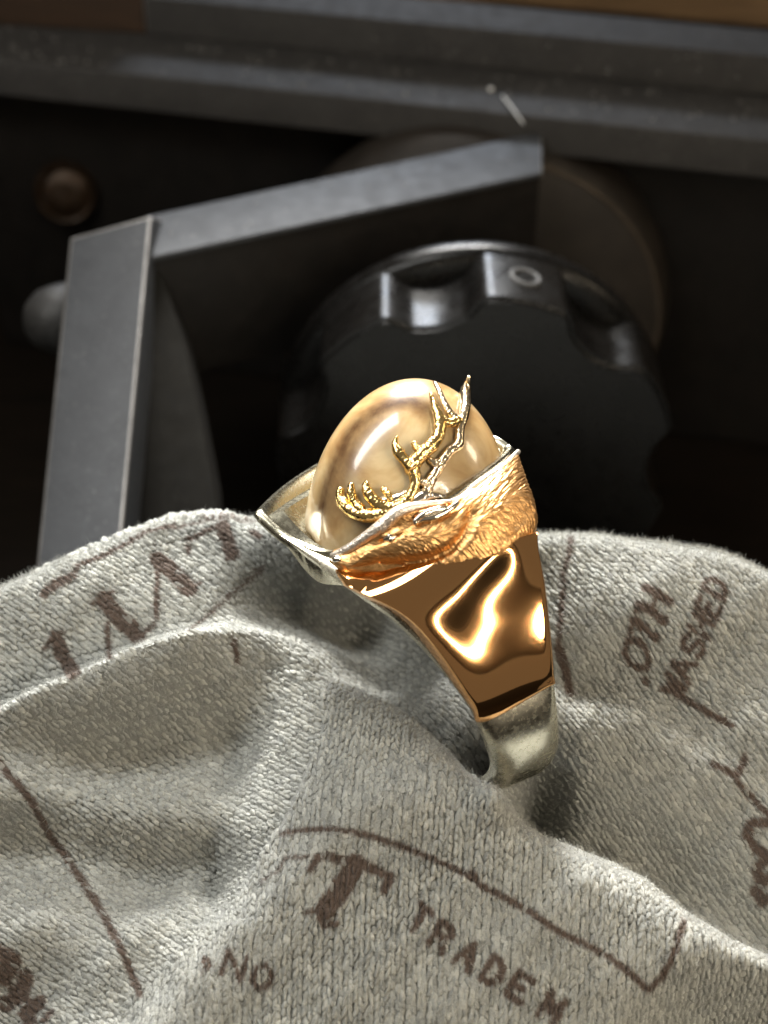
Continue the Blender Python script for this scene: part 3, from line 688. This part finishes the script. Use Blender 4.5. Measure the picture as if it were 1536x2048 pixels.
def height(p_, q_):
    h = np.zeros(p_.shape)
    ins = inside(p_, q_, HUMP)
    dl = pt_seg(p_, q_, HL); dr = pt_seg(p_, q_, HR)
    hl = np.where(ins, sm01(.62 + dl / 300), sm01(.62 - dl / 300)) ; hr = np.where(q_ > np.interp(p_, [a for a, _b in HR], [b_ for _a, b_ in HR]), sm01(.55 + dr / 110), sm01(.55 - dr / 34))
    h += .60 * hl * hr * (.28 + .72 * sm01((q_ - 1330) / 330))       # big front fold
    h += .10 * np.exp(-((p_ - 900) / 420) ** 2 - ((q_ - 1640) / 110) ** 2) * ins
    h += ridge(p_, q_, [(-300, 1560), (0, 1452), (130, 1398), (260, 1348), (400, 1302), (520, 1274), (650, 1262)], .46, 110, 30) * (1 - .85 * sm01((p_ - 360) / 240))    # upper left fold
    h -= ridge(p_, q_, [(270, 2030), (350, 1900), (428, 1800), (462, 1620), (470, 1500), (545, 1345)], .10, 55, 55)
    h -= .10 * np.exp(-((p_ - 428) / 26) ** 2 - ((q_ - 1790) / 60) ** 2)
    h -= ridge(p_, q_, [(-300, 1520), (0, 1500), (300, 1520), (420, 1470)], .26, 80, 80)
    h += ridge(p_, q_, [(-300, 1590), (0, 1585), (200, 1620), (380, 1640), (450, 1640)], .16, 70, 75)
    h -= ridge(p_, q_, [(-300, 1730), (0, 1690), (150, 1700), (330, 1745), (410, 1735)], .25, 75, 75)
    h += ridge(p_, q_, [(-300, 1950), (0, 1880), (180, 1870), (340, 1860)], .20, 120, 85)
    h -= ridge(p_, q_, [(1010, 1560), (1070, 1620), (1160, 1665), (1300, 1722), (1420, 1800), (1600, 1880)], .46, 70, 95)   # valley right
    h += ridge(p_, q_, [(1120, 1480), (1250, 1440), (1400, 1480), (1700, 1560)], .10, 90, 90)
    h -= ridge(p_, q_, [(1090, 1350), (1180, 1370), (1300, 1400), (1450, 1500), (1700, 1600)], .09, 40, 60)
    h += .22 * np.exp(-((p_ - 1330) / 260) ** 2 - ((q_ - 1200) / 120) ** 2)
    h += .20 * np.exp(-((p_ - 180) / 260) ** 2 - ((q_ - 1200) / 110) ** 2)
    h -= .75 * np.exp(-((p_ - 690) / 95) ** 2 - ((q_ - 1195) / 70) ** 2)          # hollow under the bezel
    h -= .75 * np.exp(-((p_ - 790) / 125) ** 2 - ((q_ - 1300) / 90) ** 2)
    h -= .35 * np.exp(-((p_ - 560) / 90) ** 2 - ((q_ - 1190) / 60) ** 2)
    h -= .55 * np.exp(-((p_ - 850) / 200) ** 2 - ((q_ - 1150) / 110) ** 2)
    h -= .55 * np.exp(-((p_ - 1092) / 48) ** 2 - ((q_ - 1575) / 80) ** 2)          # the shank sinks in
    h -= .75 * np.exp(-((p_ - 1510) / 240) ** 2 - ((q_ - 2085) / 100) ** 2)
    h += .30 * np.exp(-((p_ - 985) / 42) ** 2 - ((q_ - 1612) / 62) ** 2)
    h += .022 * wob(p_, q_, 75, .4) + .010 * wob(p_, q_, 31, 1.7)
    e = np.maximum(0, np.interp(p_, OUTX, OUTY) + 62 - q_)
    h -= .000085 * e ** 2
    return h
def cloth_pt(p_, q_): return base_pt(p_, q_) + height(p_, q_)[:, None] * nBN
def cloth_n(p_, q_, e=3.0):
    a = cloth_pt(p_ + e, q_) - cloth_pt(p_ - e, q_); b_ = cloth_pt(p_, q_ - e) - cloth_pt(p_, q_ + e)
    n_ = np.cross(a, b_); return n_ / np.linalg.norm(n_, axis=1)[:, None]
GX = np.arange(-420, 1961, 5.0); GY = np.arange(880, 2420, 5.0)
gp_, gq_ = np.meshgrid(GX, GY); gp_, gq_ = gp_.ravel(), gq_.ravel()
V = cloth_pt(gp_, gq_); nx, ny = len(GX), len(GY)
ii = (np.arange(ny - 1)[:, None] * nx + np.arange(nx - 1)).ravel()
Q = np.stack([ii, ii + nx, ii + nx + 1, ii + 1], 1)

# print on the cloth: outlines measured once, carried onto the cloth's own sheet coordinates
tri = BVHTree.FromPolygons([tuple(v) for v in V], [tuple(f) for f in Q])
def to_sheet(pts):
    out = []
    for x, y in pts:
        h = tri.ray_cast(CAM, ray(x, y).normalized())
        if h[0] is None: out.append((x, y)); continue
        k = (BP - h[0]).dot(BN); out.append(tuple(project([tuple(h[0] + BN * k)])[0]))
    return out
def dense(pts, step=14):
    out = [pts[0]]
    for a, b_ in zip(pts[:-1], pts[1:]):
        n_ = max(1, int(math.hypot(b_[0] - a[0], b_[1] - a[1]) / step))
        out += [(a[0] + (b_[0] - a[0]) * k / n_, a[1] + (b_[1] - a[1]) * k / n_) for k in range(1, n_ + 1)]
    return out
# strokes: (points, half width)
def fr(ox, oy, w_, pts): return [(ox + x * w_, oy + y * w_) for x, y in pts]
zl = 640 / 1536.; zr = 476 / 1536.; zm = 600 / 1536.
STROKES = [
 (fr(0, 960, zl, [(270, 760), (300, 840), (350, 925)]), 13), (fr(0, 960, zl, [(210, 810), (300, 725)]), 4),
 (fr(0, 960, zl, [(500, 575), (550, 640), (660, 745)]), 15), (fr(0, 960, zl, [(440, 600), (545, 530)]), 4), (fr(0, 960, zl, [(515, 690), (520, 850)]), 5), (fr(0, 960, zl, [(640, 770), (740, 690)]), 4),
 (fr(0, 960, zl, [(760, 380), (820, 430), (910, 520)]), 15), (fr(0, 960, zl, [(755, 400), (750, 660)]), 5), (fr(0, 960, zl, [(880, 540), (960, 490)]), 4),
 (fr(0, 960, zl, [(1070, 215), (1110, 350)]), 13), (fr(0, 960, zl, [(1030, 225), (900, 285), (905, 345)]), 5), (fr(0, 960, zl, [(1090, 380), (1145, 340)]), 4),
 (fr(0, 960, zl, [(210, 545), (260, 500), (345, 460)]), 9), (fr(0, 960, zl, [(345, 460), (380, 405), (520, 350), (700, 250), (830, 215)]), 5), (fr(0, 960, zl, [(830, 230), (1000, 190), (1220, 165)]), 3),
 (fr(0, 960, zl, [(1260, 420), (1020, 630), (900, 720)]), 3), (fr(0, 960, zl, [(1215, 245), (1245, 265)]), 7), (fr(0, 960, zl, [(1125, 770), (1140, 880)]), 5),
 # right: O, L, L, H over a second line
 (fr(1060, 1000, zr, [(690, 905), (745, 960), (770, 1030), (755, 1085), (700, 1085), (640, 1040), (612, 980), (630, 915), (690, 905)]), 6),
 (fr(1060, 1000, zr, [(670, 770), (740, 830), (815, 885)]), 8), (fr(1060, 1000, zr, [(665, 780), (645, 860)]), 5),
 (fr(1060, 1000, zr, [(700, 675), (780, 710), (865, 780)]), 8), (fr(1060, 1000, zr, [(700, 680), (690, 715)]), 5),
 (fr(1060, 1000, zr, [(745, 560), (820, 600), (905, 655)]), 8), (fr(1060, 1000, zr, [(785, 722), (825, 605)]), 4), (fr(1060, 1000, zr, [(735, 1160), (755, 1180)]), 5),
 (fr(1060, 1000, zr, [(1000, 1280), (1120, 1350), (1200, 1400), (1300, 1450)]), 6),
 (fr(1060, 1000, zr, [(275, 200), (250, 350), (215, 470), (210, 580), (190, 800), (180, 950)]), 5), (fr(1060, 1000, zr, [(180, 950), (230, 1100), (260, 1240)]), 8),
 # front: arcs, big serif letter, small words
 (fr(400, 1550, zm, [(420, 300), (500, 280), (680, 272), (870, 310), (1060, 375), (1200, 430), (1340, 495), (1450, 565), (1530, 605)]), 5),
 (fr(936, 1500, zm, [(20, 630), (60, 690), (200, 760), (340, 840), (450, 920), (600, 990), (740, 1070), (850, 1160), (930, 1230)]), 6),
 (fr(936, 1500, zm, [(930, 1230), (1000, 1160), (1060, 1030), (1110, 870)]), 6),
 (fr(400, 1550, zm, [(310, 545), (400, 480), (430, 425), (550, 415)]), 3),
 (fr(400, 1550, zm, [(565, 480), (600, 420), (640, 410)]), 7), (fr(400, 1550, zm, [(680, 425), (740, 440), (800, 440), (880, 480), (975, 520), (940, 590)]), 8),
 (fr(400, 1550, zm, [(800, 460), (740, 550), (690, 630), (640, 690)]), 18), (fr(400, 1550, zm, [(540, 705), (600, 690), (690, 710)]), 5), (fr(400, 1550, zm, [(610, 730), (640, 770), (700, 760)]), 6),
 (fr(400, 1550, zm, [(20, 940), (50, 970), (10, 1000)]), 5), # left: long curved line, letters at the corner
 (fr(0, 1400, zm, [(-60, 260), (60, 390), (160, 520), (250, 690), (350, 820), (430, 940), (520, 1080), (600, 1240), (660, 1370), (710, 1500)]), 7),
 (fr(0, 1400, zm, [(-20, 1290), (60, 1330), (20, 1420)]), 16), (fr(0, 1400, zm, [(130, 1420), (110, 1500), (30, 1560)]), 14), (fr(0, 1400, zm, [(200, 1550), (130, 1600), (160, 1680)]), 14), (fr(0, 1400, zm, [(60, 1480), (190, 1570)]), 7), (fr(0, 1400, zm, [(220, 1640), (260, 1600)]), 7),
 # right edge ornament
 (fr(936, 1500, zm, [(1530, 370), (1450, 375), (1425, 430), (1470, 500), (1540, 560), (1480, 600), (1500, 690), (1560, 640)]), 9), (fr(936, 1500, zm, [(1470, 720), (1510, 780), (1570, 750)]), 9),
 (fr(936, 1500, zm, [(1260, 70), (1380, 130), (1420, 40)]), 7), (fr(936, 1500, zm, [(1380, 150), (1450, 240), (1540, 330)]), 6),
]
FONT = {'T': [[(0, 1), (1, 1)], [(.5, 1), (.5, 0)]], 'R': [[(0, 0), (0, 1), (.7, 1), (.95, .78), (.7, .52), (0, .52)], [(.5, .52), (1, 0)]], 'A': [[(0, 0), (.5, 1), (1, 0)], [(.22, .36), (.78, .36)]],
 'D': [[(0, 0), (0, 1), (.55, 1), (.95, .72), (.95, .28), (.55, 0), (0, 0)]], 'E': [[(1, 1), (0, 1), (0, 0), (1, 0)], [(0, .52), (.75, .52)]], 'M': [[(0, 0), (0, 1), (.5, .3), (1, 1), (1, 0)]], 'W': [[(0, 1), (.25, 0), (.5, .75), (.75, 0), (1, 1)]],
 'S': [[(.95, .85), (.6, 1), (.1, .85), (.1, .62), (.9, .4), (.9, .14), (.45, 0), (0, .15)]], 'H': [[(0, 0), (0, 1)], [(1, 0), (1, 1)], [(0, .5), (1, .5)]], 'N': [[(0, 0), (0, 1), (1, 0), (1, 1)]], 'O': [[(.5, 0), (.05, .25), (.05, .75), (.5, 1), (.95, .75), (.95, .25), (.5, 0)]]}
def letter(ch, cx, cy, t, u, w_, h_, hw):
    tx, ty = t; ux, uy = u
    for st_ in FONT[ch]: STROKES.append(([(cx + tx * (x - .5) * w_ + ux * (y - .5) * h_, cy + ty * (x - .5) * w_ + uy * (y - .5) * h_) for x, y in st_], hw))
for ch, cx, cy in (('T', 838, 1838), ('R', 884, 1874), ('A', 935, 1910), ('D', 988, 1944), ('E', 1040, 1975), ('M', 1105, 2015)): letter(ch, cx, cy, (.82, .57), (.52, -.85), 34, 50, 6.5)
for ch, cx, cy in (('N', 468, 1930), ('O', 524, 1954)): letter(ch, cx, cy, (.93, .36), (.30, -.95), 40, 50, 4.8)
for ch, zx, zy, w_ in (('W', 930, 1205, 100), ('A', 985, 1085, 125), ('S', 1055, 940, 105), ('H', 1105, 810, 88), ('E', 1152, 690, 80), ('D', 1200, 560, 92)):
    letter(ch, 1060 + zx * zr, 1000 + zy * zr, (.36, -.93), (-.86, -.5), w_ * zr, 150 * zr, 5.5)
STROKES = [(dense(to_sheet(dense(p_))), w_) for p_, w_ in STROKES]
def ink(p_, q_):
    v = np.zeros(p_.shape)
    for pts, hw in STROKES:
        xs = [a for a, _ in pts]; ys = [b_ for _, b_ in pts]
        m_ = (p_ > min(xs) - 40) & (p_ < max(xs) + 40) & (q_ > min(ys) - 40) & (q_ < max(ys) + 40)
        if m_.any():
            d = pt_seg(p_[m_], q_[m_], pts); v[m_] = np.maximum(v[m_], np.clip((hw * 1.16 - d) / 5 + .5, 0, 1))
    return v
def knit_mat():
    m, nt, b = mat('grey_flannel', (.4, .4, .37), 0, .95, .15, sheen=.35)
    at_ = node(nt, 'ShaderNodeAttribute', attribute_name='tone'); ai = node(nt, 'ShaderNodeAttribute', attribute_name='ink')
    r = ramp(nt, [(0, (.16, .165, .16)), (.5, (.375, .388, .372)), (1, (.62, .635, .605))], at_.outputs['Fac'])
    nz = noise(nt, 9, 5, .7)
    r2 = ramp(nt, [(.25, (.78, .79, .80)), (.75, (1.08, 1.05, 1.0))], nz.outputs[0])
    mu = node(nt, 'ShaderNodeMix', data_type='RGBA', blend_type='MULTIPLY'); mu.inputs[0].default_value = 1
    nt.links.new(r.outputs[0], mu.inputs[6]); nt.links.new(r2.outputs[0], mu.inputs[7])
    mx_ = node(nt, 'ShaderNodeMix', data_type='RGBA'); nt.links.new(ai.outputs['Fac'], mx_.inputs[0]); nt.links.new(mu.outputs[2], mx_.inputs[6])
    mx_.inputs[7].default_value = (.095, .065, .05, 1); nt.links.new(mx_.outputs[2], b.inputs['Base Color'])
    b.inputs['Sheen Roughness'].default_value = .5
    bump(nt, b, noise(nt, 70, 3, .7).outputs[0], .5, .02)
    return m
M['cloth'] = knit_mat()
def fattr(o, name, vals):
    a = o.data.attributes.new(name, 'FLOAT', 'POINT'); a.data.foreach_set('value', np.asarray(vals, np.float32))
cloth = thing('cloth', 'crumpled grey knit cloth with dark brown printed lettering under the ring', 'cloth', base_pt(np.array([768.]), np.array([1600.]))[0])
sheet = np_mesh('sheet', V - nBN * .03, Q, M['cloth'], cloth)
fattr(sheet, 'tone', .20 + .2 * rng.random(len(V))); fattr(sheet, 'ink', ink(gp_, gq_) * .9)

# knitted stitches: one plump loop leg each, in wales whose run follows the cloth's folds
def stitches():
    C_ = []
    def lattice(ang, wale, course, mask):
        c, s_ = math.cos(ang), math.sin(ang); k = np.arange(-230, 231)
        I, J = np.meshgrid(k, np.arange(-250, 251)); I = I.ravel(); J = J.ravel()
        a = I * wale; b_ = J * course + (I % 2) * course * .5
        p_ = 768 + a * c - b_ * s_; q_ = 1550 + a * s_ + b_ * c
        p_ = p_ + 9 * np.sin(q_ / 170 + 1) + 7 * np.sin(p_ / 130); q_ = q_ + 9 * np.sin(p_ / 210)
        m_ = (p_ > -400) & (p_ < 1940) & (q_ > 900) & (q_ < 2400); p_, q_, I = p_[m_], q_[m_], I[m_]
        m_ = mask(p_, q_); return p_[m_], q_[m_], np.full(m_.sum(), ang), I[m_]
    H_ = lambda p_, q_: inside(p_, q_, HUMP)
    left = lambda p_, q_: ~H_(p_, q_) & (p_ < 820)
    right = lambda p_, q_: ~H_(p_, q_) & (p_ >= 820)
    for a in (lattice(R(4), 9.6, 15.5, H_), lattice(R(-54), 9.4, 15.5, left), lattice(R(-40), 9.4, 15.5, right)): C_.append(a)
    return [np.concatenate(x) for x in zip(*C_)]
sp, sq, sa, si = stitches(); nh = 620
hp = rng.uniform(70, 525, nh); hq = np.interp(hp, OUTX, OUTY) + rng.uniform(-48, 22, nh)
big = np.concatenate([np.ones(len(sp)), rng.uniform(1.2, 1.8, nh)])
sp = np.concatenate([sp, hp]); sq = np.concatenate([sq, hq]); sa = np.concatenate([sa, rng.normal(.15, .35, nh)]); si = np.concatenate([si, rng.integers(0, 2, nh)]); ns = len(sp)
print('stitches', ns)
sp = sp + rng.normal(0, 1.3, ns); sq = sq + rng.normal(0, 1.3, ns)
N_ = cloth_n(sp, sq); P_ = cloth_pt(sp, sq)
phi = sa + np.where(si % 2 == 0, .17, -.17) * np.where(np.abs(sa) < .3, 1, .5) + rng.normal(0, .10, ns)
# tangent that runs along the wale, from the sheet's own coordinates
eps = 4.0; dirp = -np.sin(phi); dirq = np.cos(phi)
Tg = cloth_pt(sp + dirp * eps, sq + dirq * eps) - P_; Tg /= np.linalg.norm(Tg, axis=1)[:, None]; Bt = np.cross(N_, Tg)
pxs = .0039
fuz = .62 + .38 * np.clip(wob(sp, sq, 120, 2.3) + .25, -1, 1)
L = 11.2 * pxs * big * rng.uniform(.75, 1.2, ns); Wd = 4.9 * pxs * big * rng.uniform(.75, 1.25, ns); Ht = 4.4 * pxs * big ** 1.6 * rng.uniform(.6, 1.4, ns) * fuz
us = np.array([-1, -.75, -.3, .3, .75, 1.0]); ws = np.array([-1, -.5, 0, .5, 1.0])
UU, WW = np.meshgrid(us, ws, indexing='ij'); rad = np.sqrt(np.clip(1 - UU ** 2, 0, 1)) ** .7
lx = UU.ravel(); ly = (WW * rad).ravel(); lz = (np.sqrt(np.clip(1 - WW ** 2, 0, 1)) * rad).ravel()
bend = .25 * (1 - lx ** 2)
SV = P_[:, None] + Tg[:, None] * (L[:, None] * lx)[..., None] + Bt[:, None] * (Wd[:, None] * (ly + bend * np.where(si % 2 == 0, 1, -1)[:, None]))[..., None] + N_[:, None] * (Ht[:, None] * (lz * 1.3 + .25 * lx) - .022)[..., None]
SV = SV + rng.normal(0, .0028, SV.shape)
nu_, nw_ = len(us), len(ws); f_ = np.array([(i * nw_ + j, (i + 1) * nw_ + j, (i + 1) * nw_ + j + 1, i * nw_ + j + 1) for i in range(nu_ - 1) for j in range(nw_ - 1)])
SQ = (np.arange(ns)[:, None, None] * (nu_ * nw_) + f_[None]).reshape(-1, 4)
st = np_mesh('stitches', SV.reshape(-1, 3), SQ, M['cloth'], cloth); st['kind'] = 'stuff'
tone = np.clip(rng.normal(.58, .11, ns), 0, 1)
kl = (L / pxs)[:, None] * lx; kw = (Wd / pxs)[:, None] * ly
vp = (sp[:, None] + dirp[:, None] * kl + dirq[:, None] * kw).ravel(); vq = (sq[:, None] + dirq[:, None] * kl - dirp[:, None] * kw).ravel()
vp = vp + np.repeat(rng.normal(0, .9, ns), nu_ * nw_) + rng.normal(0, .6, len(vp)); vq = vq + np.repeat(rng.normal(0, .9, ns), nu_ * nw_)
iv = np.clip(ink(vp, vq) * 1.15 - .10 * rng.random(len(vp)), 0, .97); iv = np.where(np.repeat(rng.random(ns) < .05, nu_ * nw_), iv * .4, iv)
fattr(st, 'tone', np.repeat(tone, nu_ * nw_)); fattr(st, 'ink', iv)

# nap: short fibres standing on the cloth, thicker along the hem at the back
def nap(nf, p_, q_, lmin, lmax, lean, width):
    P0 = cloth_pt(p_, q_); N0 = cloth_n(p_, q_); rd = rng.normal(0, 1, (nf, 3)); D = N0 * 1.0 + rd * lean; D /= np.linalg.norm(D, axis=1)[:, None]
    ln_ = rng.uniform(lmin, lmax, nf)[:, None]; cu = rng.normal(0, .45, (nf, 3)) * ln_
    sd = np.cross(D, rng.normal(0, 1, (nf, 3))); sd /= np.linalg.norm(sd, axis=1)[:, None]; sd *= width
    P1 = P0 + D * ln_ * .5 + cu * .3; P2 = P0 + D * ln_ + cu
    V_ = np.stack([P0 - sd, P0 + sd, P1 + sd, P1 - sd, P2 + sd * .4, P2 - sd * .4], 1).reshape(-1, 3)
    k = (np.arange(nf) * 6)[:, None]; return V_, np.concatenate([k + np.array([0, 1, 2, 3]), k + np.array([3, 2, 4, 5])], 0)
nf = 130000; fp = rng.uniform(-60, 1600, nf); fq = rng.uniform(960, 2100, nf)
V1, Q1 = nap(nf, fp, fq, .015, .042, 1.4, .0012)
nb_ = 26000; bp = rng.uniform(-40, 1580, nb_); bq = np.interp(bp, OUTX, OUTY) + rng.uniform(-75, 60, nb_)
V2, Q2 = nap(nb_, bp, bq, .010, .034, 1.2, .0012)
fz = np_mesh('nap', np.concatenate([V1, V2]), np.concatenate([Q1, Q2 + len(V1)]), M['cloth'], cloth); fz['kind'] = 'stuff'
ik = np.concatenate([ink(fp, fq), ink(bp, bq)]); tn = np.clip(rng.normal(.6, .15, nf + nb_), 0, 1)
fattr(fz, 'ink', np.repeat(ik * .95, 6)); fattr(fz, 'tone', np.repeat(tn, 6))
#PART3
